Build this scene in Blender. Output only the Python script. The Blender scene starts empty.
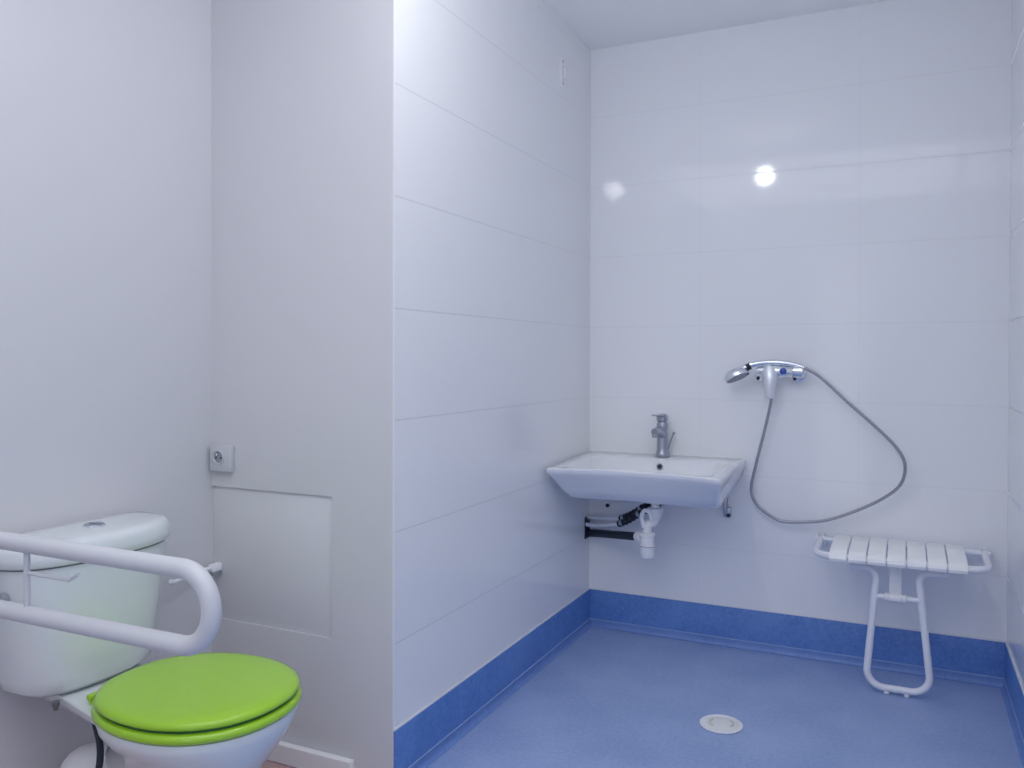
import bpy, bmesh, math, random
from mathutils import Vector, Matrix
random.seed(4)
PI = math.pi
sc = bpy.context.scene
COL = sc.collection

# ------------------------------------------------------------------ room measures (metres)
R = 1.5597      # alcove width, x from 0 to R
L = 1.5194      # alcove depth, y from -L to 0
W = 0.6489      # toilet niche wall at x = -W
HC = 2.4826     # ceiling
TB = 0.1578     # top of blue skirting
YR = -4.05      # wall behind the camera
Z0 = 0.3894     # height of the first tile joint

# ------------------------------------------------------------------ materials
def mat(name, col, rough=0.5, metal=0.0, spec=0.5, coat=0.0):
    m = bpy.data.materials.new(name); m.use_nodes = True
    nt = m.node_tree; b = nt.nodes['Principled BSDF']
    b.inputs['Base Color'].default_value = (*col, 1)
    b.inputs['Roughness'].default_value = rough
    b.inputs['Metallic'].default_value = metal
    b.inputs['Specular IOR Level'].default_value = spec
    b.inputs['Coat Weight'].default_value = coat
    b.inputs['Coat Roughness'].default_value = 0.08
    # faint procedural unevenness
    tc = nt.nodes.new('ShaderNodeTexCoord'); n = nt.nodes.new('ShaderNodeTexNoise')
    n.inputs['Scale'].default_value = 14; n.inputs['Detail'].default_value = 3
    nt.links.new(tc.outputs['Object'], n.inputs['Vector'])
    mr = nt.nodes.new('ShaderNodeMapRange')
    mr.inputs['To Min'].default_value = 0.99; mr.inputs['To Max'].default_value = 1.01
    nt.links.new(n.outputs['Fac'], mr.inputs['Value'])
    mx = nt.nodes.new('ShaderNodeVectorMath'); mx.operation = 'SCALE'
    mx.inputs[0].default_value = col
    nt.links.new(mr.outputs['Result'], mx.inputs['Scale'])
    nt.links.new(mx.outputs['Vector'], b.inputs['Base Color'])
    return m

def tile_mat(name, axis, joint0, width, col, grout):
    """large glazed wall tiles, stacked; axis = world axis running along the wall"""
    m = bpy.data.materials.new(name); m.use_nodes = True
    nt = m.node_tree; b = nt.nodes['Principled BSDF']; N = nt.nodes.new; K = nt.links.new
    tc = N('ShaderNodeTexCoord'); sp = N('ShaderNodeSeparateXYZ'); K(tc.outputs['Object'], sp.inputs[0])
    def joint(out, off, period, w):
        a = N('ShaderNodeMath'); a.operation = 'ADD'; a.inputs[1].default_value = -off + period * 20 + period / 2
        K(out, a.inputs[0])
        md = N('ShaderNodeMath'); md.operation = 'MODULO'; md.inputs[1].default_value = period; K(a.outputs[0], md.inputs[0])
        s = N('ShaderNodeMath'); s.operation = 'SUBTRACT'; s.inputs[1].default_value = period / 2; K(md.outputs[0], s.inputs[0])
        ab = N('ShaderNodeMath'); ab.operation = 'ABSOLUTE'; K(s.outputs[0], ab.inputs[0])
        mr = N('ShaderNodeMapRange'); mr.inputs['From Min'].default_value = w * .4; mr.inputs['From Max'].default_value = w
        mr.inputs['To Min'].default_value = 1; mr.inputs['To Max'].default_value = 0
        K(ab.outputs[0], mr.inputs['Value']); return mr.outputs['Result']
    jh = joint(sp.outputs['Z'], Z0, .3, .0027)
    jv = joint(sp.outputs[axis], joint0, width, .0018)
    mxx = N('ShaderNodeMath'); mxx.operation = 'MAXIMUM'; K(jh, mxx.inputs[0]); K(jv, mxx.inputs[1])
    mix = N('ShaderNodeMix'); mix.data_type = 'RGBA'
    mix.inputs[6].default_value = (*col, 1); mix.inputs[7].default_value = (*grout, 1)
    K(mxx.outputs[0], mix.inputs[0]); K(mix.outputs[2], b.inputs['Base Color'])
    rr = N('ShaderNodeMapRange'); rr.inputs['To Min'].default_value = .07; rr.inputs['To Max'].default_value = .7
    K(mxx.outputs[0], rr.inputs['Value']); K(rr.outputs['Result'], b.inputs['Roughness'])
    n = N('ShaderNodeTexNoise'); n.inputs['Scale'].default_value = 5; n.inputs['Detail'].default_value = 1
    K(tc.outputs['Object'], n.inputs['Vector'])
    sb = N('ShaderNodeMath'); sb.operation = 'MULTIPLY_ADD'; sb.inputs[1].default_value = -.35
    K(mxx.outputs[0], sb.inputs[0]); K(n.outputs['Fac'], sb.inputs[2])
    bp = N('ShaderNodeBump'); bp.inputs['Strength'].default_value = .08; bp.inputs['Distance'].default_value = .003
    K(sb.outputs[0], bp.inputs['Height']); K(bp.outputs['Normal'], b.inputs['Normal'])
    b.inputs['Specular IOR Level'].default_value = .32
    return m

def vinyl_mat(name, c1, c2, rough, fleck=None):
    m = bpy.data.materials.new(name); m.use_nodes = True
    nt = m.node_tree; b = nt.nodes['Principled BSDF']; N = nt.nodes.new; K = nt.links.new
    tc = N('ShaderNodeTexCoord')
    n1 = N('ShaderNodeTexNoise'); n1.inputs['Scale'].default_value = 75; n1.inputs['Detail'].default_value = 4; n1.inputs['Roughness'].default_value = .7
    n2 = N('ShaderNodeTexNoise'); n2.inputs['Scale'].default_value = 4.5; n2.inputs['Detail'].default_value = 3
    K(tc.outputs['Object'], n1.inputs['Vector']); K(tc.outputs['Object'], n2.inputs['Vector'])
    ad = N('ShaderNodeMath'); ad.operation = 'MULTIPLY_ADD'; ad.inputs[1].default_value = .7
    K(n2.outputs['Fac'], ad.inputs[0]); K(n1.outputs['Fac'], ad.inputs[2])
    cr = N('ShaderNodeValToRGB'); e = cr.color_ramp.elements
    e[0].position = .62; e[0].color = (*c1, 1); e[1].position = 1.08; e[1].color = (*c2, 1)
    K(ad.outputs[0], cr.inputs['Fac'])
    out = cr.outputs['Color']
    if fleck:
        v = N('ShaderNodeTexVoronoi'); v.inputs['Scale'].default_value = 34; K(tc.outputs['Object'], v.inputs['Vector'])
        lt = N('ShaderNodeMath'); lt.operation = 'LESS_THAN'; lt.inputs[1].default_value = .13; K(v.outputs['Distance'], lt.inputs[0])
        mu = N('ShaderNodeMath'); mu.operation = 'MULTIPLY'; mu.inputs[1].default_value = .35; K(lt.outputs[0], mu.inputs[0])
        mx = N('ShaderNodeMix'); mx.data_type = 'RGBA'; mx.inputs[7].default_value = (*fleck, 1)
        K(mu.outputs[0], mx.inputs[0]); K(out, mx.inputs[6]); out = mx.outputs[2]
    K(out, b.inputs['Base Color'])
    b.inputs['Roughness'].default_value = rough
    bp = N('ShaderNodeBump'); bp.inputs['Strength'].default_value = .12; bp.inputs['Distance'].default_value = .002
    K(n1.outputs['Fac'], bp.inputs['Height']); K(bp.outputs['Normal'], b.inputs['Normal'])
    return m

M = {}
M['tile_back'] = tile_mat('glazed_tile_back', 'X', .474, .6, (.865, .873, .895), (.795, .803, .825))
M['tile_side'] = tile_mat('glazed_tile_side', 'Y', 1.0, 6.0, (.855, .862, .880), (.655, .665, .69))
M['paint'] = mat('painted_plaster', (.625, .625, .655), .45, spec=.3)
M['paint_hatch'] = mat('painted_hatch', (.655, .66, .69), .4, spec=.3)
M['ceil'] = mat('ceiling_paint', (.95, .955, .965), .8, spec=.2)
M['blue'] = vinyl_mat('blue_vinyl', (.255, .35, .61), (.345, .445, .70), .45, (.42, .50, .72))
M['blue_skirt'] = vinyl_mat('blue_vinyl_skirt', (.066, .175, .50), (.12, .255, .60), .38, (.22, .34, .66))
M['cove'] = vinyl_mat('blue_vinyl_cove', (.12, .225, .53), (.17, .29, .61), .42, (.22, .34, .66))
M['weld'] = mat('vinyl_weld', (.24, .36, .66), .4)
M['pink'] = vinyl_mat('pink_vinyl', (.40, .26, .26), (.52, .36, .35), .5)
M['trimw'] = mat('white_trim', (.84, .84, .86), .35)
M['seal'] = mat('sealant', (.75, .76, .80), .4)
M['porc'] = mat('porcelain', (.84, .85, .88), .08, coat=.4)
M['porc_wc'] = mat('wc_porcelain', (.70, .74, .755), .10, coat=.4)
M['enamel'] = mat('white_enamel', (.84, .85, .90), .28, coat=.2)
M['lever'] = mat('lever_metal', (.74, .77, .83), .3, metal=.45)
M['bar'] = mat('bar_enamel', (.56, .57, .61), .35)
M['plastic'] = mat('white_plastic', (.83, .83, .85), .35)
M['slat'] = mat('slat_plastic', (.97, .965, .96), .35)
M['green'] = mat('green_plastic', (.34, .62, .028), .22, coat=.3)
M['dgreen'] = mat('dark_green', (.02, .10, .03), .5)
M['chrome'] = mat('chrome', (.82, .85, .89), .2, metal=1)
M['satin'] = mat('satin_metal', (.42, .45, .52), .32, metal=1)
M['hose'] = mat('shower_hose', (.36, .37, .42), .35, metal=.7)
M['dark'] = mat('dark_rubber', (.012, .018, .035), .5)
M['grey'] = mat('grey_plastic', (.30, .32, .36), .5)
M['bluecap'] = mat('blue_cap', (.015, .06, .35), .3)
M['seam'] = mat('dark_seam_grey', (.13, .14, .15), .7)
M['sand'] = mat('drain_plastic', (.80, .81, .78), .4)
M['cap'] = mat('grating_plastic', (.66, .67, .62), .5)

# ------------------------------------------------------------------ mesh helpers
def smooth(me, ang=35):
    for p in me.polygons: p.use_smooth = True
    try: me.set_sharp_from_angle(angle=math.radians(ang))
    except Exception: pass

def obj(name, bm, m, parent=None, sm=True, ang=35, loc=None):
    bmesh.ops.recalc_face_normals(bm, faces=bm.faces[:])
    me = bpy.data.meshes.new(name); bm.to_mesh(me); bm.free()
    if sm: smooth(me, ang)
    me.materials.append(M[m] if isinstance(m, str) else m)
    o = bpy.data.objects.new(name, me); COL.objects.link(o)
    if parent is not None:
        o.parent = parent
        o.matrix_parent_inverse = Matrix.Translation(-Vector(parent.location))
    return o

def root(name, label, cat, loc, group=None):
    o = bpy.data.objects.new(name, None); COL.objects.link(o)
    o.location = loc; o.empty_display_size = .05
    o['label'] = label; o['category'] = cat
    if group: o['group'] = group
    return o

def tag(o, label, cat, group=None):
    o['label'] = label; o['category'] = cat
    if group: o['group'] = group
    return o

def struct(name, bm, m, parent=None, sm=False):
    o = obj(name, bm, m, parent, sm=sm)
    if parent is None: o['kind'] = 'structure'
    return o

def box(bm, x0, x1, y0, y1, z0, z1, bev=0, seg=2):
    r = bmesh.ops.create_cube(bm, size=1)
    vs = r['verts']
    for v in vs:
        v.co = Vector(((x0 + x1) / 2 + v.co.x * (x1 - x0), (y0 + y1) / 2 + v.co.y * (y1 - y0), (z0 + z1) / 2 + v.co.z * (z1 - z0)))
    if bev:
        es = list({e for v in vs for e in v.link_edges})
        bmesh.ops.bevel(bm, geom=es, offset=bev, segments=seg, affect='EDGES', profile=.5)
    return bm

def ring_loft(bm, rings, cap0=True, cap1=True):
    """rings: lists of points, same count; quads between them"""
    vr = [[bm.verts.new(p) for p in r] for r in rings]
    n = len(vr[0])
    for a, b in zip(vr[:-1], vr[1:]):
        for i in range(n):
            bm.faces.new((a[i], a[(i + 1) % n], b[(i + 1) % n], b[i]))
    if cap0: bm.faces.new(vr[0][::-1])
    if cap1: bm.faces.new(vr[-1])
    return vr

def fan_cap(bm, ring, c):
    v = bm.verts.new(c); n = len(ring)
    for i in range(n): bm.faces.new((ring[i], ring[(i + 1) % n], v))

def catmull(pts, n=8, closed=False):
    P = [Vector(p) for p in pts]; out = []
    m = len(P)
    for i in range(m if closed else m - 1):
        if closed: a, b, c, d = P[(i - 1) % m], P[i], P[(i + 1) % m], P[(i + 2) % m]
        else: a = P[max(i - 1, 0)]; b = P[i]; c = P[i + 1]; d = P[min(i + 2, m - 1)]
        for k in range(n):
            t = k / n
            out.append(.5 * ((2 * b) + (c - a) * t + (2 * a - 5 * b + 4 * c - d) * t * t + (3 * b - a - 3 * c + d) * t ** 3))
    if not closed: out.append(P[-1])
    return out

def fillet(pts, r, n=8, closed=False):
    """polyline with its corners rounded (r a number or list)"""
    P = [Vector(p) for p in pts]; m = len(P); out = []
    for i in range(m):
        if not closed and i in (0, m - 1): out.append(P[i]); continue
        a, b, c = P[(i - 1) % m], P[i], P[(i + 1) % m]
        d1 = (a - b).normalized(); d2 = (c - b).normalized()
        th = d1.angle(d2)
        rr = r[i] if isinstance(r, (list, tuple)) else r
        if rr <= 0 or th > PI - .02: out.append(b); continue
        t = min(rr / math.tan(th / 2), (a - b).length * .499, (c - b).length * .499)
        rr = t * math.tan(th / 2)
        cen = b + (d1 + d2).normalized() * (rr / math.sin(th / 2))
        s = b + d1 * t - cen; e = b + d2 * t - cen
        tot = s.angle(e)
        for k in range(n + 1):
            f = k / n
            q = (math.sin((1 - f) * tot) * s + math.sin(f * tot) * e) / math.sin(tot)
            out.append(cen + q)
    return out

def tube(bm, path, r, seg=12, closed=False, caps=True, radii=None):
    P = [Vector(p) for p in path]
    Q = [P[0]]; rad = [radii[0] if radii else r]
    for i in range(1, len(P)):
        if (P[i] - Q[-1]).length > 1e-6:
            Q.append(P[i]); rad.append(radii[i] if radii else r)
    P = Q; m = len(P)
    def tang(i):
        if closed: return (P[(i + 1) % m] - P[(i - 1) % m]).normalized()
        return (P[min(i + 1, m - 1)] - P[max(i - 1, 0)]).normalized()
    t = tang(0); up = Vector((0, 0, 1)) if abs(t.z) < .9 else Vector((1, 0, 0))
    n = t.cross(up).normalized(); rings = []
    for i in range(m):
        t2 = tang(i)
        n = (n - t2 * n.dot(t2)).normalized(); b = t2.cross(n)
        rings.append([P[i] + (n * math.cos(2 * PI * k / seg) + b * math.sin(2 * PI * k / seg)) * rad[i] for k in range(seg)])
    if closed:
        rings.append(rings[0]); vr = [[bm.verts.new(p) for p in r_] for r_ in rings[:-1]]
        for j in range(m):
            a, b = vr[j], vr[(j + 1) % m]
            for i in range(seg): bm.faces.new((a[i], a[(i + 1) % seg], b[(i + 1) % seg], b[i]))
    else:
        ring_loft(bm, rings, caps, caps)
    return bm

def lathe(bm, prof, origin, axis=(0, 0, 1), seg=24):
    """prof: (radius, height) pairs along axis"""
    ax = Vector(axis).normalized(); o = Vector(origin)
    u = ax.cross(Vector((0, 0, 1)) if abs(ax.z) < .9 else Vector((1, 0, 0))).normalized(); w = ax.cross(u)
    rings = [[o + ax * h + (u * math.cos(2 * PI * k / seg) + w * math.sin(2 * PI * k / seg)) * max(r, 1e-5) for k in range(seg)] for r, h in prof]
    ring_loft(bm, rings, True, True)
    return bm

def nb(): return bmesh.new()

# ------------------------------------------------------------------ the room
T = .12
# floors (blue safety vinyl in the shower part, pinkish vinyl in the toilet niche)
bm = nb(); box(bm, 0, R, YR, 0, -.05, 0); struct('floor', bm, 'blue')
bm = nb(); box(bm, -W, 0, YR, -L, -.05, 0); struct('floor_niche', bm, 'pink')
bm = nb(); box(bm, -W - T, R + T, YR - T, T, HC, HC + .1); struct('ceiling', bm, 'ceil')
bm = nb(); box(bm, -T, R + T, 0, T, -.05, HC); struct('wall_back', bm, 'tile_back')
bm = nb(); box(bm, R, R + T, YR, 0, -.05, HC); struct('wall_right', bm, 'tile_side')
# partition: tiled face on x = 0 and a painted face on y = -L with a recess for the hatch
bm = nb(); box(bm, -.06, 0, -L + .05, 0, -.05, HC); box(bm, -.002, 0, -L, -L + .05, -.05, HC); struct('wall_left', bm, 'tile_side')
hx0, hx1, hz0, hz1 = -.6487, -.203, .376, .771
bm = nb()
box(bm, -W, hx0, -L + .001, -L + .05, -.05, HC)
box(bm, hx1, -.002, -L, -L + .05, -.05, HC)
box(bm, hx0, hx1, -L, -L + .05, -.05, hz0)
box(bm, hx0, hx1, -L, -L + .05, hz1, HC)
box(bm, hx0, hx1, -L + .02, -L + .05, hz0, hz1)
bmesh.ops.remove_doubles(bm, verts=bm.verts[:], dist=1e-5)
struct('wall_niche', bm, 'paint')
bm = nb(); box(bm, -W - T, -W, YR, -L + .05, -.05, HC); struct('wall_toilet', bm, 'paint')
bm = nb(); box(bm, -.0005, .0010, -L - .0008, -L + .007, TB + .006, HC - .001, .0003, 1)
struct('trim_1', bm, 'trimw')
# wall behind the camera with a doorway letting daylight in
dx0, dx1, dz1 = .55, .95, 2.04
bm = nb()
box(bm, -W - T, dx0, YR - T, YR, -.05, HC); box(bm, dx1, R + T, YR - T, YR, -.05, HC); box(bm, dx0, dx1, YR - T, YR, dz1, HC)
struct('wall_rear', bm, 'paint')
bm = nb()
box(bm, dx0 - .06, dx0, YR, YR + .015, 0, dz1, .003); box(bm, dx1, dx1 + .06, YR, YR + .015, 0, dz1, .003)
box(bm, dx0 - .06, dx1 + .06, YR, YR + .015, dz1, dz1 + .06, .003)
struct('trim_2', bm, 'trimw')

# blue coved skirting, mitred in the corners
upper = [(0, TB), (.0035, TB), (.005, TB - .004), (.005, .034), (.0055, .0300), (0, .0300)]
cove = [(0, .0297), (.0060, .0297), (.0068, .016), (.0095, .007), (.0145, .0025), (.020, .0005), (0, .0005)]
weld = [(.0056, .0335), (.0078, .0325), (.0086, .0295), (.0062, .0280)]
def skirt(name, a, b, inward, prof, m, m0=True, m1=True):
    a, b, inward = Vector(a), Vector(b), Vector(inward); d = (b - a).normalized(); bm = nb(); rings = []
    for p, s in ((a, 1 if m0 else 0), (b, -1 if m1 else 0)):
        rings.append([p + inward * u + d * (s * u) + Vector((0, 0, z)) for u, z in prof])
    ring_loft(bm, rings)
    return struct(name, bm, m, sm=True)
e = .0004
k_ = 4
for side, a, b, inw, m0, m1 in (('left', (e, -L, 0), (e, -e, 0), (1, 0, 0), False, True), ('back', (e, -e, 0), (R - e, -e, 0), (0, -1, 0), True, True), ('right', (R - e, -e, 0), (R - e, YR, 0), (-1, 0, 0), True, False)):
    skirt('baseboard_' + side, a, b, inw, upper, 'blue_skirt', m0, m1)
    skirt('trim_%d' % k_, a, b, inw, cove, 'cove', m0, m1); k_ += 1
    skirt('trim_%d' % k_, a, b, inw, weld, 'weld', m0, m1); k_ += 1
# pale sealant line over it
bm = nb()
box(bm, .0003, .005, -L, -.0003, TB + .0003, TB + .005)
box(bm, .005, R - .005, -.005, -.0003, TB + .0003, TB + .005)
box(bm, R - .005, R - .0003, YR, -.0003, TB + .0003, TB + .005)
struct('trim_3', bm, 'seal')
# low white skirting of the niche, stopping short of the corner
bm = nb()
box(bm, -W + .001, -.125, -L - .022, -L - .0005, .001, .056, .003)
o = struct('baseboard_niche', bm, 'trimw')

# ------------------------------------------------------------------ access hatch in the niche wall
h = root('access_hatch', 'large flush square access panel painted like the wall, low in the toilet niche', 'access panel', (-.417, -L, hz0))
bm = nb(); box(bm, hx0 + .0005, hx1 - .0012, -L + .006, -L + .0195, hz0 + .0004, hz1 - .0015, .0004)
obj('door_panel', bm, 'paint_hatch', h)
# ------------------------------------------------------------------ wall socket
sx0, sx1, sz0, sz1 = -.640, -.558, .819, .897
s = root('wall_socket', 'small square white electric wall socket in the corner above the access panel', 'socket', (-.59, -L, sz0))
bm = nb(); box(bm, sx0 + .002, sx1, -L - .020, -L - .0005, sz0, sz1, .004)
obj('housing', bm, 'bar', s)
scx, scz = -.601, .862
bm = nb(); lathe(bm, [(.0205, 0), (.0205, .003), (.0190, .0045), (.0175, .003), (.0172, .0005)], (scx, -L - .020, scz), (0, -1, 0), 28)
obj('socket_ring', bm, 'bar', s)
bm = nb(); lathe(bm, [(.0172, 0), (.0168, .0008)], (scx, -L - .0202, scz), (0, -1, 0), 28)
obj('recess', bm, 'grey', s)
bm = nb(); lathe(bm, [(.0028, 0), (.0028, .008), (.001, .010)], (scx, -L - .0208, scz + .008), (0, -1, 0), 12)
obj('earth_pin', bm, 'chrome', s)
for dx in (-.0095, .0095):
    bm = nb(); lathe(bm, [(.003, 0), (.003, .0008)], (scx + dx, -L - .0208, scz - .002), (0, -1, 0), 12)
    obj('pin_hole', bm, 'dark', s)

# ------------------------------------------------------------------ oval wall holder high on the tiled wall
hk = root('shower_bracket', 'small empty oval white bracket with two dark screws high on the tiled wall', 'bracket', (0, -.335, 2.28))
bm = nb(); rings = []
for d, sc_ in ((0.0, 1), (.004, 1), (.007, .85), (.008, .55)):
    r_ = []
    for k in range(32):
        a = 2 * PI * k / 32
        r_.append((d, -.338 + .018 * sc_ * math.cos(a), 2.281 + .060 * sc_ * math.sin(a)))
    rings.append(r_)
ring_loft(bm, rings); obj('plate', bm, 'plastic', hk)
for dz in (-.043, .043):
    bm = nb(); lathe(bm, [(.0062, 0), (.0055, .002), (.001, .0025)], (.0065, -.338, 2.281 + dz), (1, 0, 0), 14)
    obj('screw', bm, 'satin', hk)
bm = nb(); tube(bm, fillet([(.006, -.338, 2.305), (.016, -.338, 2.300), (.016, -.338, 2.262), (.006, -.338, 2.257)], .005), .003, 8)
obj('clip', bm, 'plastic', hk)

# ------------------------------------------------------------------ washbasin
XS = .341
bs = root('washbasin', 'white wall-hung wheelchair washbasin with a concave front edge in the corner', 'washbasin', (XS, 0, .6))
def basin_ring(hw, v0, v1, z, rad, n=14, bulge=1.0, narrow=0.0, tilt=1.0, dep=None):
    """rounded rectangle in (u,v) mapped on to the basin's plan; v 0 at the wall, 1 at the front"""
    pts = []
    cs = [(1, 0, -90), (1, 1, 0), (-1, 1, 90), (-1, 0, 180)]
    # straight sides sampled too, so the concave front can bend
    poly = []
    r = rad
    def P(x, v): return (x, v)
    Wd = hw; D0, D1 = v0, v1; rb = min(r, .004) if v0 < .01 else r
    for k in range(n + 1): f = k / n; poly.append((Wd, D0 + rb + (D1 - D0 - r - rb) * f))
    for k in range(1, 6): a = PI / 2 * k / 6; poly.append((Wd - r + r * math.cos(a), D1 - r + r * math.sin(a)))
    for k in range(n + 1): f = k / n; poly.append((Wd - r - 2 * (Wd - r) * f, D1))
    for k in range(1, 6): a = PI / 2 * k / 6; poly.append((-Wd + r - r * math.sin(a), D1 - r + r * math.cos(a)))
    for k in range(n + 1): f = k / n; poly.append((-Wd, D1 - r - (D1 - D0 - r - rb) * f))
    for k in range(1, 6): a = PI / 2 * k / 6; poly.append((-Wd + rb - rb * math.cos(a), D0 + rb - rb * math.sin(a)))
    for k in range(n + 1): f = k / n; poly.append((-Wd + rb + 2 * (Wd - rb) * f, D0))
    for k in range(1, 6): a = PI / 2 * k / 6; poly.append((Wd - rb + rb * math.sin(a), D0 + rb - rb * math.cos(a)))
    for x, d in poly:
        t = d / .55
        conc = .075 * (1 - min(1, abs(x) / .32) ** 2.0) * max(0, t) ** 3 * bulge
        xx = x * (1 - narrow * max(0, 1 - d / .42) ** 1.5)
        if x < 0 and z > .65: xx -= .017 * (1 - t) * min(1, (z - .65) / .05) * min(1, -x / .2)
        zz = z + (.012 * (1 - t) if tilt else 0) * tilt
        pts.append((XS + xx, -(d - conc), zz))
    return pts
bm = nb()
y0 = .0006
spec = [  # hw, v0, v1, z, rad, bulge, narrow, tilt
    (.14, .06, .30, .606, .05, 1, 0, 0),
    (.255, .03, .375, .611, .04, 1, .12, 0),
    (.290, .012, .405, .622, .03, 1, .10, 0),
    (.302, .004, .448, .655, .022, 1, .05, .3),
    (.312, y0, .498, .700, .018, 1, .0, .8),
    (.3185, y0, .528, .722, .017, 1, 0, 1),
    (.3205, y0, .537, .735, .016, 1, 0, 1),
    (.3190, y0, .538, .742, .016, 1, 0, 1),
    (.315, .004, .533, .745, .014, 1, 0, 1),
    (.275, .130, .503, .7435, .05, 1, 0, 1),
    (.266, .138, .494, .738, .055, 1, 0, 1),
    (.245, .158, .465, .700, .060, 1, 0, .5),
    (.210, .180, .420, .668, .060, 1, 0, .2),
    (.10, .235, .345, .656, .04, 0, 0, 0),
]
rings = [basin_ring(a, b, c, d, r_, bulge=bu, narrow=na, tilt=ti) for a, b, c, d, r_, bu, na, ti in spec]
ring_loft(bm, rings)
obj('bowl', bm, 'porc', bs, ang=50)
bm = nb(); lathe(bm, [(.033, 0), (.033, .003), (.028, .005), (.012, .0045), (.01, .003)], (XS, -.285, .6565), (0, 0, 1), 24)
obj('drain_plug', bm, 'chrome', bs)
# overflow hole in the rear slope of the bowl
bm = nb(); nrm = Vector((0, -.92, .38)).normalized()
oc = Vector((.352, -.152, .7255))
lathe(bm, [(.0135, -.012), (.0135, .0025), (.011, .0035), (.0095, .002)], oc, nrm, 24)
obj('overflow_ring', bm, 'satin', bs)
bm = nb(); lathe(bm, [(.0095, 0), (.0092, .0026)], oc, nrm, 20)
obj('overflow_hole', bm, 'dark', bs)

# carrier hooks under the basin
for i, (hx, lab) in enumerate(((.086, 'left metal carrier hook with dark bolt on the wall under the washbasin'),
                               (.594, 'right metal carrier hook with dark bolt on the wall under the washbasin'))):
    bm = nb()
    box(bm, hx - .018, hx - .004, -.030, 0, .54, .612, .002)
    box(bm, hx - .018, hx + .010, -.012, 0, .520, .560, .002)
    k = root('carrier_hook', lab, 'bracket', (hx, 0, .52), 'metal carrier hooks under the washbasin')
    obj('hook_plate', bm, 'satin' if i else 'plastic', k)
    bm = nb(); lathe(bm, [(.008, 0), (.008, .006), (.004, .011), (.002, .012)], (hx + .001, -.012, .528), (0, -1, 0), 12)
    obj('bolt', bm, 'dark', k)

# ------------------------------------------------------------------ basin mixer tap
XT, YT, ZT = .338, -.065, .7585
tp = root('basin_tap', 'chrome single-lever mixer tap standing at the back of the washbasin', 'tap', (XT, YT, ZT))
bm = nb(); lathe(bm, [(.029, 0), (.029, .006), (.0245, .012), (.0225, .03), (.0215, .10), (.0235, .118), (.0235, .132), (.020, .140)], (XT, YT, ZT), (0, 0, 1), 24)
obj('body', bm, 'satin', tp)
bm = nb()
path = catmull([(XT, YT - .008, ZT + .088), (XT, YT - .05, ZT + .103), (XT, YT - .095, ZT + .108), (XT, YT - .118, ZT + .106)], 6)
rd = [.0185 - .0045 * i / (len(path) - 1) for i in range(len(path))]
tube(bm, path, .016, 16, radii=rd)
obj('spout', bm, 'satin', tp)
bm = nb(); lathe(bm, [(.0125, 0), (.0125, .014), (.010, .016)], (XT, YT - .108, ZT + .100), (0, -.12, -1), 16)
obj('aerator', bm, 'grey', tp)
bm = nb()
lathe(bm, [(.020, 0), (.0235, .004), (.0235, .020), (.017, .029), (.004, .031)], (XT, YT, ZT + .142), (0, -.08, 1), 24)
obj('lever_cap', bm, 'satin', tp)
bm = nb(); rings = []
for f in range(8):
    t = f / 7; y = YT - .002 - .128 * t; z = ZT + .164 + .010 * t; w = .015 - .005 * t; hgt = .0065 - .0035 * t
    rings.append([(XT + w * math.cos(a), y, z + hgt * math.sin(a)) for a in [2 * PI * k / 14 for k in range(14)]])
ring_loft(bm, rings); obj('lever', bm, 'satin', tp)
bm = nb(); tube(bm, [(XT + .012, YT + .026, ZT + .01), (XT + .026, YT + .030, ZT + .055), (XT + .038, YT + .032, ZT + .088)], .0038, 8)
lathe(bm, [(.002, 0), (.0062, .003), (.0062, .009), (.002, .012)], (XT + .038, YT + .032, ZT + .086), (.3, 0, 1), 12)
lathe(bm, [(.012, 0), (.012, .012), (.006, .02)], (XT + .012, YT + .028, ZT - .0005), (0, 0, 1), 12)
obj('lift_rod', bm, 'satin', tp)

# ------------------------------------------------------------------ waste trap and supply pipes
tr = root('bottle_trap', 'white plastic bottle trap hanging under the washbasin', 'drain trap', (.335, -.25, .38))
bm = nb(); lathe(bm, [(.016, 0), (.016, .045)], (.358, -.24, .566), (0, 0, 1), 20)
obj('tailpiece', bm, 'plastic', tr)
bm = nb(); lathe(bm, [(.018, 0), (.021, .004), (.030, .040), (.030, .048), (.018, .050)], (.358, -.24, .528), (0, 0, 1), 24)
obj('cone_nut', bm, 'plastic', tr)
bm = nb()
tube(bm, catmull([(.358, -.24, .534), (.352, -.242, .520), (.336, -.245, .515), (.331, -.25, .500), (.330, -.25, .462)], 6), .017, 16)
obj('elbow', bm, 'plastic', tr)
bm = nb()
tube(bm, catmull([(.352, -.262, .53), (.345, -.268, .560), (.326, -.27, .568), (.312, -.266, .545), (.318, -.258, .50)], 8), .0085, 10)
obj('overflow_tube', bm, 'plastic', tr)
bm = nb(); lathe(bm, [(.016, 0), (.024, .004), (.0285, .020), (.0285, .042), (.0315, .043), (.0315, .051), (.0275, .053), (.0275, .086), (.031, .088), (.031, .098), (.018, .103)], (.330, -.25, .380), (0, 0, 1), 28)
obj('bottle', bm, 'plastic', tr)
bm = nb()
for z in (.4275,): lathe(bm, [(.0318, 0), (.0318, .0025)], (.330, -.25, z), (0, 0, 1), 28)
obj('seal_ring', bm, 'grey', tr)
dirp = (Vector((.020, -.030, .412)) - Vector((.330, -.25, .460))).normalized()
a0 = Vector((.330, -.25, .460)) + dirp * .026
bm = nb(); lathe(bm, [(.014, 0), (.0235, .004), (.0235, .020), (.0205, .024), (.0205, .036)], a0, dirp, 20)
obj('outlet_nut', bm, 'plastic', tr)
a1 = a0 + dirp * .034
bm = nb(); tube(bm, [a1, (.060, -.058, .415), (.001, -.028, .405)], .0165, 20)
tag(obj('waste_pipe', bm, 'dark'), 'black rubber waste pipe running from the trap into the corner wall', 'pipe')
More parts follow.
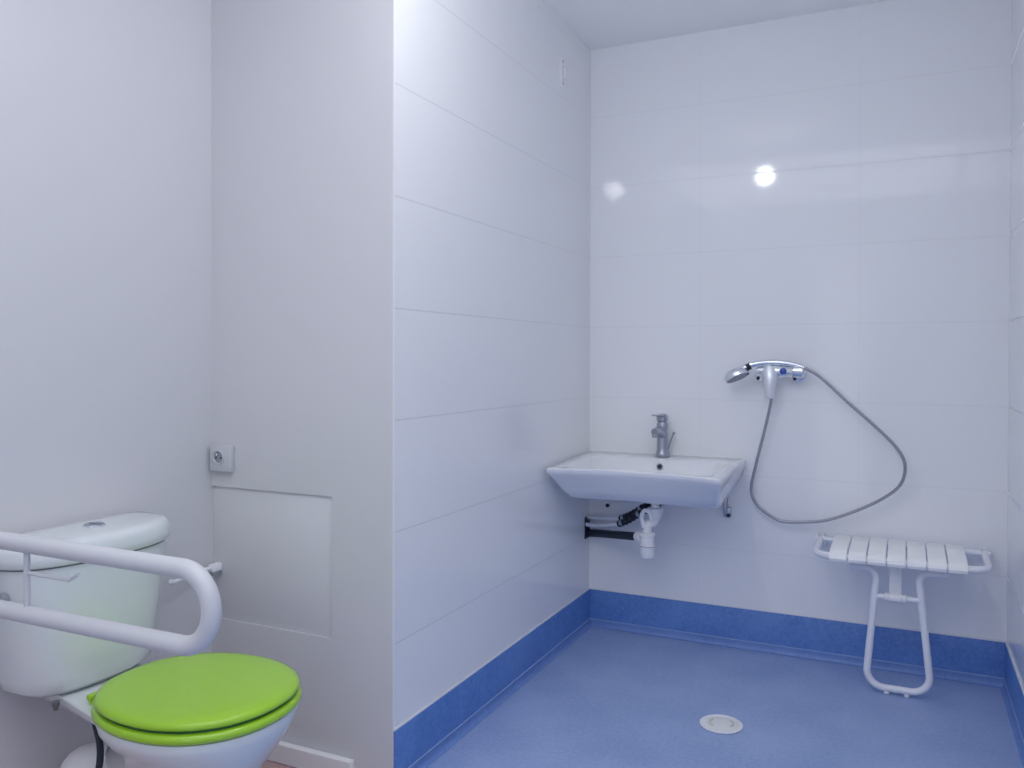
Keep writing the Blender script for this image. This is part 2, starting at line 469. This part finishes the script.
# two supplies, pale tube then dark braided hose
for i, (z0_, z1_, z2_, yy, lab) in enumerate((
        (.474, .500, .596, .0, 'upper of the two supply hoses under the washbasin, pale then dark braided'),
        (.447, .482, .580, -.022, 'lower of the two supply hoses under the washbasin, pale then dark braided'))):
    r_ = root('supply_hose', lab, 'hose', (.001, -.03 + yy, z0_), 'supply hoses under the washbasin')
    bm = nb(); p1 = catmull([(.001, -.030 + yy, z0_), (.07, -.055 + yy, z0_ + .004), (.175, -.115 + yy, z1_ - .004)], 8)
    tube(bm, p1, .0085, 12); obj('tube', bm, 'enamel', r_)
    p2 = catmull([(.175, -.115 + yy, z1_ - .004), (.225, -.130 + yy, z1_ + .020), (.285, -.150 + yy, z1_ + .060), (.345 + .02 * i, -.150 + yy, z2_ + .008)], 14)
    bm = nb(); tube(bm, p2, .0125, 12, radii=[.0125 + .0016 * (1 if (j // 2) % 2 else -1) for j in range(len(p2))])
    obj('braided_hose', bm, 'dark', r_, ang=80)
    for q in (4, 24):
        a, b_ = p2[q], p2[q + 2]
        bm = nb(); lathe(bm, [(.0145, 0), (.0145, .014)], a, (b_ - a), 12); obj('crimp', bm, 'satin', r_)
bm = nb(); tube(bm, catmull([(.375, -.15, .605), (.405, -.16, .604), (.440, -.17, .606)], 6), .015, 12, radii=None)
tag(obj('isolating_valve', bm, 'dark'), 'dark valve against the underside of the washbasin right of the trap', 'valve')
bm = nb(); box(bm, 0, .005, -.062, -.006, .385, .478, .002)
tag(obj('pipe_escutcheon', bm, 'dark'), 'dark collar plate where the pipes enter the corner wall', 'pipe collar')

# ------------------------------------------------------------------ wall shower mixer
mx = root('shower_mixer', 'wall-mounted chrome shower mixer valve with blue-marked knob', 'shower mixer', (.76, 0, 1.10))
bm = nb(); lathe(bm, [(.012, 0), (.0205, .003), (.023, .012), (.023, .045), (.026, .055), (.026, .094), (.023, .100), (.021, .135), (.0165, .141)], (.708, -.062, 1.108), (1, 0, 0), 24)
obj('body', bm, 'chrome', mx)
for ex in (.722, .858):
    bm = nb(); lathe(bm, [(.031, 0), (.029, .006), (.020, .011), (.014, .013), (.014, .045)], (ex, -.0006, 1.098), (0, -1, 0), 24)
    obj('escutcheon', bm, 'chrome', mx)
    bm = nb(); lathe(bm, [(.006, 0), (.0065, .012), (.003, .015)], (ex - .008, -.045, 1.082), (0, -1, -.25), 12)
    obj('screw', bm, 'dark', mx)
bm = nb(); lathe(bm, [(.016, 0), (.024, .002), (.025, .012), (.025, .034), (.018, .040)], (.846, -.062, 1.108), (1, 0, 0), 20)
obj('knob', bm, 'chrome', mx)
bm = nb(); lathe(bm, [(.0125, 0), (.0125, .006), (.008, .008)], (.812, -.084, 1.108), (0, -1, .15), 20)
obj('blue_marker', bm, 'bluecap', mx)
bm = nb(); rings = []
for z, w, d, yc in ((1.128, .030, .020, -.066), (1.105, .034, .024, -.072), (1.080, .029, .024, -.080), (1.050, .022, .018, -.086), (1.020, .0175, .014, -.088), (1.006, .017, .012, -.088), (1.003, .012, .009, -.088)):
    rings.append([(.762 + w * math.cos(2 * PI * k / 20), yc + d * math.sin(2 * PI * k / 20), z) for k in range(20)])
ring_loft(bm, rings); obj('lever', bm, 'lever', mx)
bm = nb(); lathe(bm, [(.014, 0), (.014, .022), (.009, .026)], (.775, -.058, 1.090), (.05, 0, -1), 16)
obj('hose_outlet', bm, 'chrome', mx)
bm = nb(); box(bm, .742, .766, -.085, -.050, 1.120, 1.146, .004)
obj('handset_holder', bm, 'lever', mx)

# handset lying in the holder, with its hose
hs = root('hand_shower', 'chrome hand shower with grey spray face resting across the wall mixer', 'shower head', (.70, -.09, 1.12))
hc = Vector((.638, -.092, 1.092)); ax = Vector((.42, -.22, -.88)).normalized()      # spray direction
u = Vector((.80, .06, .58)); u = (u - ax * u.dot(ax)).normalized(); w = ax.cross(u)
bm = nb(); rings = []
for h_, s_ in ((-.026, .35), (-.022, .68), (-.010, .93), (.002, 1.0), (.010, .98), (.012, .92)):
    rings.append([hc + ax * h_ + u * (.050 * s_ * math.cos(a)) + w * (.034 * s_ * math.sin(a)) for a in [2 * PI * k / 28 for k in range(28)]])
ring_loft(bm, rings); obj('head', bm, 'chrome', hs)
bm = nb(); rings = []
for h_, s_ in ((.0122, .90), (.0150, .86), (.0160, .6)):
    rings.append([hc + ax * h_ + u * (.050 * s_ * math.cos(a)) + w * (.034 * s_ * math.sin(a)) for a in [2 * PI * k / 28 for k in range(28)]])
ring_loft(bm, rings); obj('spray_face', bm, 'grey', hs)
bm = nb(); hp = catmull([tuple(hc + u * .030 - ax * .012), (.692, -.086, 1.132), (.750, -.078, 1.142), (.810, -.074, 1.141), (.862, -.070, 1.131), (.885, -.070, 1.122)], 8)
tube(bm, hp, .0105, 14, radii=[.0125 - .0035 * i / (len(hp) - 1) for i in range(len(hp))])
obj('handle', bm, 'chrome', hs)
bm = nb(); tube(bm, [(.676, -.092, 1.116), (.680, -.092, 1.094)], .0065, 10)
tube(bm, [(.676, -.0885, 1.122), (.690, -.0865, 1.129)], .0138, 14)
obj('collar', bm, 'dark', hs)
hpts = [(.881, -.07, 1.125), (.942, -.07, 1.088), (1.047, -.07, .989), (1.15, -.075, .894), (1.21, -.08, .828), (1.233, -.08, .771), (1.217, -.07, .70), (1.151, -.06, .639), (1.048, -.05, .581), (.960, -.045, .545), (.889, -.04, .532), (.820, -.04, .527), (.778, -.04, .536), (.714, -.04, .58), (.688, -.04, .64), (.706, -.045, .74), (.744, -.05, .899), (.763, -.055, .989), (.774, -.058, 1.070)]
hp = catmull(hpts, 18)
bm = nb(); tube(bm, hp, .0065, 10, radii=[.0058 + .0006 * (1 if j % 2 else -1) for j in range(len(hp))])
obj('hose', bm, 'hose', hs, ang=80)

# ------------------------------------------------------------------ folding shower seat
st = root('shower_bench', 'white folding shower seat with seven slats and a tubular leg against the back wall', 'shower seat', (1.215, -.17, 0))
fx0, fx1, fyb, fyf, fz = .945, 1.487, -.045, -.292, .474
bm = nb()
tube(bm, fillet([(fx0, fyb, fz), (fx0 + .004, fyf, fz - .006), (fx1 - .004, fyf, fz - .006), (fx1, fyb, fz)], [.0, .055, .055, .0], 8, False), .0118, 14)
tube(bm, [(fx0 - .018, fyb, fz), (fx1 + .018, fyb, fz)], .0105, 14)
obj('seat_frame', bm, 'enamel', st)
x0 = .998; pitch = .0612; wd = .0562
for i in range(7):
    bm = nb(); xa = x0 + i * pitch - .001; xb = xa + wd
    # side profile (y, z) of a slat: flat top, nose rolled over the front tube
    top = [(-.030, .480), (-.032, .490), (-.040, .4945), (-.15, .4945), (-.27, .492), (-.300, .487), (-.315, .476), (-.318, .466), (-.314, .456)]
    bot = [(-.306, .457), (-.305, .466), (-.298, .476), (-.27, .4835), (-.15, .486), (-.042, .4855), (-.038, .480)]
    pr = top + bot; n = len(pr)
    rings = []
    for x_, s_ in ((xa, .0015), (xa + .0015, 0), (xb - .0015, 0), (xb, .0015)):
        cy_ = sum(p_[0] for p_ in pr) / n; cz_ = sum(p_[1] for p_ in pr) / n
        rings.append([(x_, a + (s_ * .8 if b < .47 else 0), b - (s_ if k < len(top) else -s_ * .3)) for k, (a, b) in enumerate(pr)])
    ring_loft(bm, rings)
    obj('slat', bm, 'slat', st, ang=30)
bm = nb()
ly = -.262
leg = fillet([(1.060, -.235, .429), (1.148, -.245, .427), (1.112, -.250, .0215), (1.318, -.250, .0215), (1.276, -.245, .427), (1.365, -.235, .429)], [0, .030, .055, .055, .030, 0], 9)
tube(bm, leg, .0120, 14)
obj('leg', bm, 'enamel', st)
for xx in (1.180, 1.243):
    bm = nb(); lathe(bm, [(.007, 0), (.0095, .002), (.0095, .012), (.007, .0185)], (xx, -.250, .0008), (0, 0, 1), 14)
    obj('foot', bm, 'plastic', st)
bm = nb(); tube(bm, [(1.138, -.247, .335), (1.285, -.247, .335)], .0100, 12)
obj('crossbar', bm, 'enamel', st)
bm = nb(); lathe(bm, [(.011, 0), (.014, .003), (.014, .016), (.016, .018), (.016, .054), (.014, .056), (.014, .069), (.011, .072)], (1.170, -.247, .335), (1, 0, 0), 20)
obj('hinge_sleeve', bm, 'plastic', st)
bm = nb()
box(bm, 1.186, 1.224, -.245, -.240, .342, .476, .002)
obj('stay', bm, 'plastic', st)
for xx in (fx0, fx1):
    bm = nb()
    box(bm, xx - .018, xx + .018, -.006, -.0008, .435, .486, .002)
    box(bm, xx - .014, xx - .010, -.052, -.005, .455, .492, .001); box(bm, xx + .010, xx + .014, -.052, -.005, .455, .492, .001)
    obj('wall_hinge', bm, 'enamel', st)
    bm = nb(); lathe(bm, [(.006, 0), (.006, .004)], (xx - .0145, -.042, .474), (-1, 0, 0), 12)
    obj('hinge_pin', bm, 'satin', st)

# ------------------------------------------------------------------ floor drain
DX, DY = .714, -.742
dr = root('floor_drain', 'round white floor drain cover set in the blue shower floor', 'drain', (DX, DY, 0))
bm = nb(); lathe(bm, [(.062, .0005), (.066, .0012), (.067, .004), (.064, .0065), (.053, .0065), (.051, .004)], (DX, DY, 0), (0, 0, 1), 48)
obj('rim', bm, 'plastic', dr)
bm = nb(); lathe(bm, [(.0505, .0045), (.0505, .0056), (.049, .0062)], (DX, DY, 0), (0, 0, 1), 40)
obj('cover', bm, 'sand', dr)
for a0_, a1_ in ((-.5, .9), (2.6, 4.1)):
    ps = [(DX + .036 * math.cos(a), DY + .036 * math.sin(a), .0064) for a in [a0_ + (a1_ - a0_) * k / 10 for k in range(11)]]
    bm = nb(); tube(bm, ps, .0042, 6); obj('slot', bm, 'cap', dr)

# ------------------------------------------------------------------ toilet
YC = -2.015
wc = root('toilet', 'white close-coupled toilet with bright green seat and lid', 'toilet', (-.30, YC, 0))
def egg(s, z, grow=0.0, cx=-.18, af=.217, ab=.222, b=.1985, ef=2.15, eb=2.7, n=56):
    out = []
    for k in range(n):
        a = 2 * PI * k / n; c, s_ = math.cos(a), math.sin(a)
        ee = ef if c >= 0 else eb
        r = (abs(c) ** ee + abs(s_) ** ee) ** (-1 / ee)
        A = (af if c >= 0 else ab) * s + grow; B = b * s + grow
        # a little narrower towards the hinges
        yb = B * r * s_ * (1 - .22 * max(0, -c) ** 2)
        out.append((cx + A * r * c, YC + yb, z))
    return out
def pan_ring(cx, af, ab, b, z, ee=2.3, n=56):
    out = []
    for k in range(n):
        a = 2 * PI * k / n; c, s_ = math.cos(a), math.sin(a)
        r = (abs(c) ** ee + abs(s_) ** ee) ** (-1 / ee)
        out.append((cx + (af if c >= 0 else ab) * r * c, YC + b * r * s_, z))
    return out
bm = nb()
rings = [pan_ring(-.30, .185, .195, .105, .0008, 2.6), pan_ring(-.30, .18, .19, .100, .03, 2.6), pan_ring(-.295, .165, .18, .090, .12, 2.4),
         pan_ring(-.270, .185, .19, .100, .20), pan_ring(-.220, .195, .20, .130, .27), pan_ring(-.185, .196, .20, .160, .325),
         egg(.965, .360), egg(.985, .378), egg(.975, .384), egg(.93, .3865)]
ring_loft(bm, rings)
# rear shelf carrying the cistern
def shelf(x_back, hwb, x_mid, hwm, x_front, hwf, z, n=5):
    half = [(x_back, hwb), (x_mid, hwm), (x_front, hwf)]
    pts = [(x, YC - w_, z) for x, w_ in half] + [(x, YC + w_, z) for x, w_ in reversed(half)]
    return pts
ring_loft(bm, [shelf(-.600, .07, -.50, .080, -.28, .11, .345), shelf(-.610, .085, -.485, .105, -.25, .150, .358), shelf(-.612, .088, -.474, .113, -.25, .170, .372), shelf(-.612, .088, -.472, .115, -.25, .172, .383), shelf(-.608, .086, -.474, .112, -.25, .169, .3865)])
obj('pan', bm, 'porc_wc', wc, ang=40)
# seat ring
bm = nb()
ring_loft(bm, [egg(1, .3870, -.008), egg(1, .3890, .000), egg(1, .394, .0035), egg(1, .400, .0035), egg(1, .4050, .000), egg(1, .4075, -.008)])
obj('seat', bm, 'green', wc, ang=60)
bm = nb(); ring_loft(bm, [egg(1, .4073, -.0095), egg(1, .4138, -.0095)])  # dark green sheet filling the seam between seat and lid
obj('seat_lid_seam', bm, 'dgreen', wc)
bm = nb()
rings = [egg(1, .4135, -.009), egg(1, .4142, -.005), egg(1, .418, -.0015), egg(1, .423, -.0015), egg(1, .4285, -.006), egg(1, .4320, -.015), egg(1, .4340, -.035), egg(1, .4350, -.08), egg(1, .4355, -.15)]
ring_loft(bm, rings)
obj('lid', bm, 'green', wc, ang=60)
for sy in (-1, 1):
    bm = nb(); lathe(bm, [(.005, 0), (.0085, .002), (.0085, .034), (.006, .036)], (-.392, YC + sy * .080, .402), (-.15, sy, 0), 16)
    lathe(bm, [(.010, 0), (.010, .010), (.008, .014)], (-.394, YC + sy * .102, .3868), (0, 0, 1), 16)
    obj('hinge', bm, 'green', wc)
# cistern
def dring(xb, xf, hw, z, ee=3.2, n=64):
    """D outline: flat at the wall (xb), bowed at the front (xf)"""
    out = []
    for k in range(n):
        a = 2 * PI * k / n; c, s_ = math.cos(a), math.sin(a)
        if c >= 0:
            r = (abs(c) ** 2.6 + abs(s_) ** 2.6) ** (-1 / 2.6); x = (xb + .055) + (xf - xb - .055) * r * c
        else:
            r = (abs(c) ** 6 + abs(s_) ** 6) ** (-1 / 6); x = (xb + .055) + .055 * r * c
        out.append((x, YC + hw * r * s_, z))
    return out
XB = -W + .006
bm = nb()
ring_loft(bm, [dring(XB + .03, -.500, .120, .3872), dring(XB + .02, -.482, .152, .390), dring(XB + .01, -.466, .172, .405), dring(XB + .006, -.460, .179, .43),
               dring(XB, -.450, .197, .55), dring(XB, -.443, .213, .66), dring(XB, -.443, .214, .689)])
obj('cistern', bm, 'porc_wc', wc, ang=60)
bm = nb(); ring_loft(bm, [dring(XB, -.441, .2165, .6895), dring(XB, -.441, .2165, .6925)])  # dark grey ring in the joint between cistern and lid
obj('lid_seam', bm, 'seam', wc)
bm = nb()
ring_loft(bm, [dring(XB, -.438, .220, .693), dring(XB - .001, -.434, .2245, .697), dring(XB - .001, -.434, .2255, .712), dring(XB, -.435, .2245, .728), dring(XB + .002, -.440, .220, .7385), dring(XB + .008, -.450, .210, .7445), dring(XB + .02, -.47, .18, .7465), dring(XB + .05, -.51, .10, .7475)])
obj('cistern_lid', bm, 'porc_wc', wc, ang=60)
bx, by = -.545, YC + .015
bm = nb(); lathe(bm, [(.026, 0), (.026, .004), (.0235, .006), (.021, .005)], (bx, by, .7455), (0, 0, 1), 32)
fb = obj('flush_button', bm, 'chrome', wc)
bm = nb()
for k, sgn in ((0, -1), (1, 1)):
    pts = []
    for q in range(13):
        a = PI * q / 12 + (0 if sgn > 0 else PI)
        pts.append((bx + .0195 * math.cos(a), by + .0195 * math.sin(a) + sgn * .001))
    ring_loft(bm, [[(x, y, .7505) for x, y in pts], [(x, y, .7528 + .001 * k) for x, y in pts]])
o2 = obj('button_half', bm, 'satin', fb); o2.matrix_parent_inverse = Matrix.Translation(-Vector((0, 0, 0))) if False else o2.matrix_parent_inverse
# fix: parent of a parent is placed by the toilet's inverse, so the sub-part needs none
o2.matrix_parent_inverse = Matrix.Identity(4)
bm = nb(); lathe(bm, [(.014, 0), (.014, .010), (.010, .014)], (-.545, YC - .204, .628), (0, -1, 0), 16)
obj('side_inlet_cap', bm, 'grey', wc)
for sy in (-1, 1):
    bm = nb(); lathe(bm, [(.005, 0), (.008, .002), (.008, .010), (.004, .022)], (-.486, YC + sy * .128, .3860), (0, 0, -1), 12)
    obj('cistern_bolt', bm, 'seam', wc)

# soil pipe and supply hose behind the pan
bm = nb()
tube(bm, catmull([(-.42, YC - .02, .195), (-.48, YC - .022, .195), (-.535, YC - .024, .172), (-.548, YC - .026, .110), (-.548, YC - .026, .001)], 8), .050, 24)
lathe(bm, [(.050, 0), (.057, .001), (.057, .030), (.050, .031)], (-.425, YC - .02, .195), (-1, 0, 0), 24)
tag(obj('soil_pipe', bm, 'plastic'), 'thick white soil pipe bending down behind the toilet pan', 'pipe')
bm = nb()
tube(bm, catmull([(-.43, YC - .075, .335), (-.385, YC - .095, .29), (-.375, YC - .108, .24), (-.395, YC - .118, .18), (-.46, YC - .12, .13), (-.58, YC - .12, .11), (-W + .002, YC - .11, .11)], 8), .0075, 10)
tag(obj('toilet_supply_hose', bm, 'dark'), 'thin dark supply hose curving down beside the toilet pan', 'hose')

# ------------------------------------------------------------------ fold-down grab bar
YB = -2.37; br = .0165
gb = root('grab_bar', 'white U-shaped fold-down grab bar beside the toilet', 'grab bar', (-W, YB, .66))
bm = nb()
zt, zb = .806, .674
path = fillet([(-W + .03, YB, zt + .002), (.212, YB, zt), (.212, YB, zb + .004), (-W + .03, YB, zb)], [0, .065, .065, 0], 14)
tube(bm, path, br, 20); obj('rail', bm, 'bar', gb)
bm = nb(); box(bm, -W + .0008, -W + .008, YB - .05, YB + .05, .60, .88, .004)
box(bm, -W + .007, -W + .05, YB - .03, YB + .03, .63, .85, .006)
obj('wall_plate', bm, 'bar', gb)
bm = nb(); tube(bm, [(-.250, YB, zb + .008), (-.250, YB, zt - .008)], .0058, 12)
obj('post', bm, 'bar', gb)
bm = nb(); tube(bm, fillet([(-.250, YB, .7535), (-.133, YB, .7535), (-.108, YB, .7670)], [0, .006, 0]), .0036, 10)
obj('roll_holder', bm, 'bar', gb)

# thin rail on the far side of the toilet, fixed in the corner
cr = root('paper_holder', 'short white rod holder fixed in the wall corner beyond the toilet cistern', 'paper holder', (-W, -L - .02, .53))
bm = nb(); box(bm, -W + .014, -W + .036, -L - .030, -L + .006, .520, .543, .003)
obj('mount', bm, 'enamel', cr)
bm = nb(); box(bm, -W + .016, -W + .034, -L - .028, -L + .006, .508, .5205, .002)  # grey block stands in for the shade on the mount's underside
obj('mount_underside_shade', bm, 'grey', cr)
bm = nb(); tube(bm, catmull([(-W + .025, -L - .026, .532), (-W + .026, -L - .08, .5335), (-W + .032, -L - .14, .530), (-W + .037, -L - .178, .529), (-W + .040, -L - .190, .534)], 6), .0062, 12)
obj('rod', bm, 'enamel', cr)

# ------------------------------------------------------------------ lights
LX, LY, LZ = .468, -1.742, 2.245
lp = root('pendant_lamp', 'bare globe bulb hanging on a short cord from the ceiling', 'lamp', (LX, LY, HC))
def emis(name, col, st_):
    m = bpy.data.materials.new(name); m.use_nodes = True; nt = m.node_tree
    nt.nodes.remove(nt.nodes['Principled BSDF']); e_ = nt.nodes.new('ShaderNodeEmission')
    e_.inputs['Color'].default_value = (*col, 1); e_.inputs['Strength'].default_value = st_
    nt.links.new(e_.outputs[0], nt.nodes['Material Output'].inputs['Surface']); return m
M['glow'] = emis('bulb_glow', (.965, .975, 1.0), 78)
bm = nb(); bmesh.ops.create_icosphere(bm, subdivisions=2, radius=.05, matrix=Matrix.Translation((LX, LY, LZ)))
obj('bulb', bm, 'glow', lp)
bm = nb(); lathe(bm, [(.018, 0), (.02, .002), (.02, .05), (.008, .06)], (LX, LY, LZ + .047), (0, 0, 1), 16)
obj('bulb_holder', bm, 'plastic', lp)
bm = nb(); tube(bm, [(LX, LY, LZ + .10), (LX, LY, HC - .02)], .003, 8); obj('cord', bm, 'plastic', lp)
bm = nb(); lathe(bm, [(.04, 0), (.045, -.004), (.03, -.022)], (LX, LY, HC - .0005), (0, 0, 1), 20); obj('ceiling_rose', bm, 'plastic', lp)
# wide unseen fill light added under the rear ceiling to brighten the room
l = bpy.data.lights.new('fill_panel', 'AREA'); l.shape = 'RECTANGLE'; l.size = 1.9; l.size_y = 1.7; l.energy = 20; l.color = (.96, .975, 1.0)
o = bpy.data.objects.new('fill_panel', l); COL.objects.link(o); o.location = (.58, -3.15, HC - .01)
o['label'] = 'wide flat fill light added out of view under the rear ceiling'; o['category'] = 'fill light'

w_ = bpy.data.worlds.new('world'); sc.world = w_; w_.use_nodes = True
w_.node_tree.nodes['Background'].inputs['Color'].default_value = (.92, .95, 1, 1)
w_.node_tree.nodes['Background'].inputs['Strength'].default_value = 1.6

# ------------------------------------------------------------------ camera
cam = bpy.data.cameras.new('camera'); co = bpy.data.objects.new('camera', cam); COL.objects.link(co)
f, cyy, yaw, pitch, roll = 827.63, 365.71, .4438, .0096, .0021
fw = Vector((-math.sin(yaw) * math.cos(pitch), math.cos(yaw) * math.cos(pitch), -math.sin(pitch)))
rt = Vector((math.cos(yaw), math.sin(yaw), 0)); up = rt.cross(fw)
r2 = rt * math.cos(roll) + up * math.sin(roll); u2 = -rt * math.sin(roll) + up * math.cos(roll)
mw = Matrix((r2, u2, -fw)).transposed().to_4x4(); mw.translation = Vector((1.2321, -3.3758, 1.1578))
co.matrix_world = mw
cam.sensor_width = 36; cam.lens = f / 1024 * 36; cam.shift_y = -(384 - cyy) / 1024
cam.clip_start = .02
sc.camera = co
sc.view_settings.view_transform = 'Standard'; sc.view_settings.look = 'None'
sc.view_settings.gamma = 1; sc.view_settings.use_curve_mapping = False
sc.view_settings.exposure = 0.05
sc.cycles.use_denoising = True
sc.cycles.max_bounces = 12; sc.cycles.diffuse_bounces = 8
sc.cycles.sample_clamp_indirect = 0
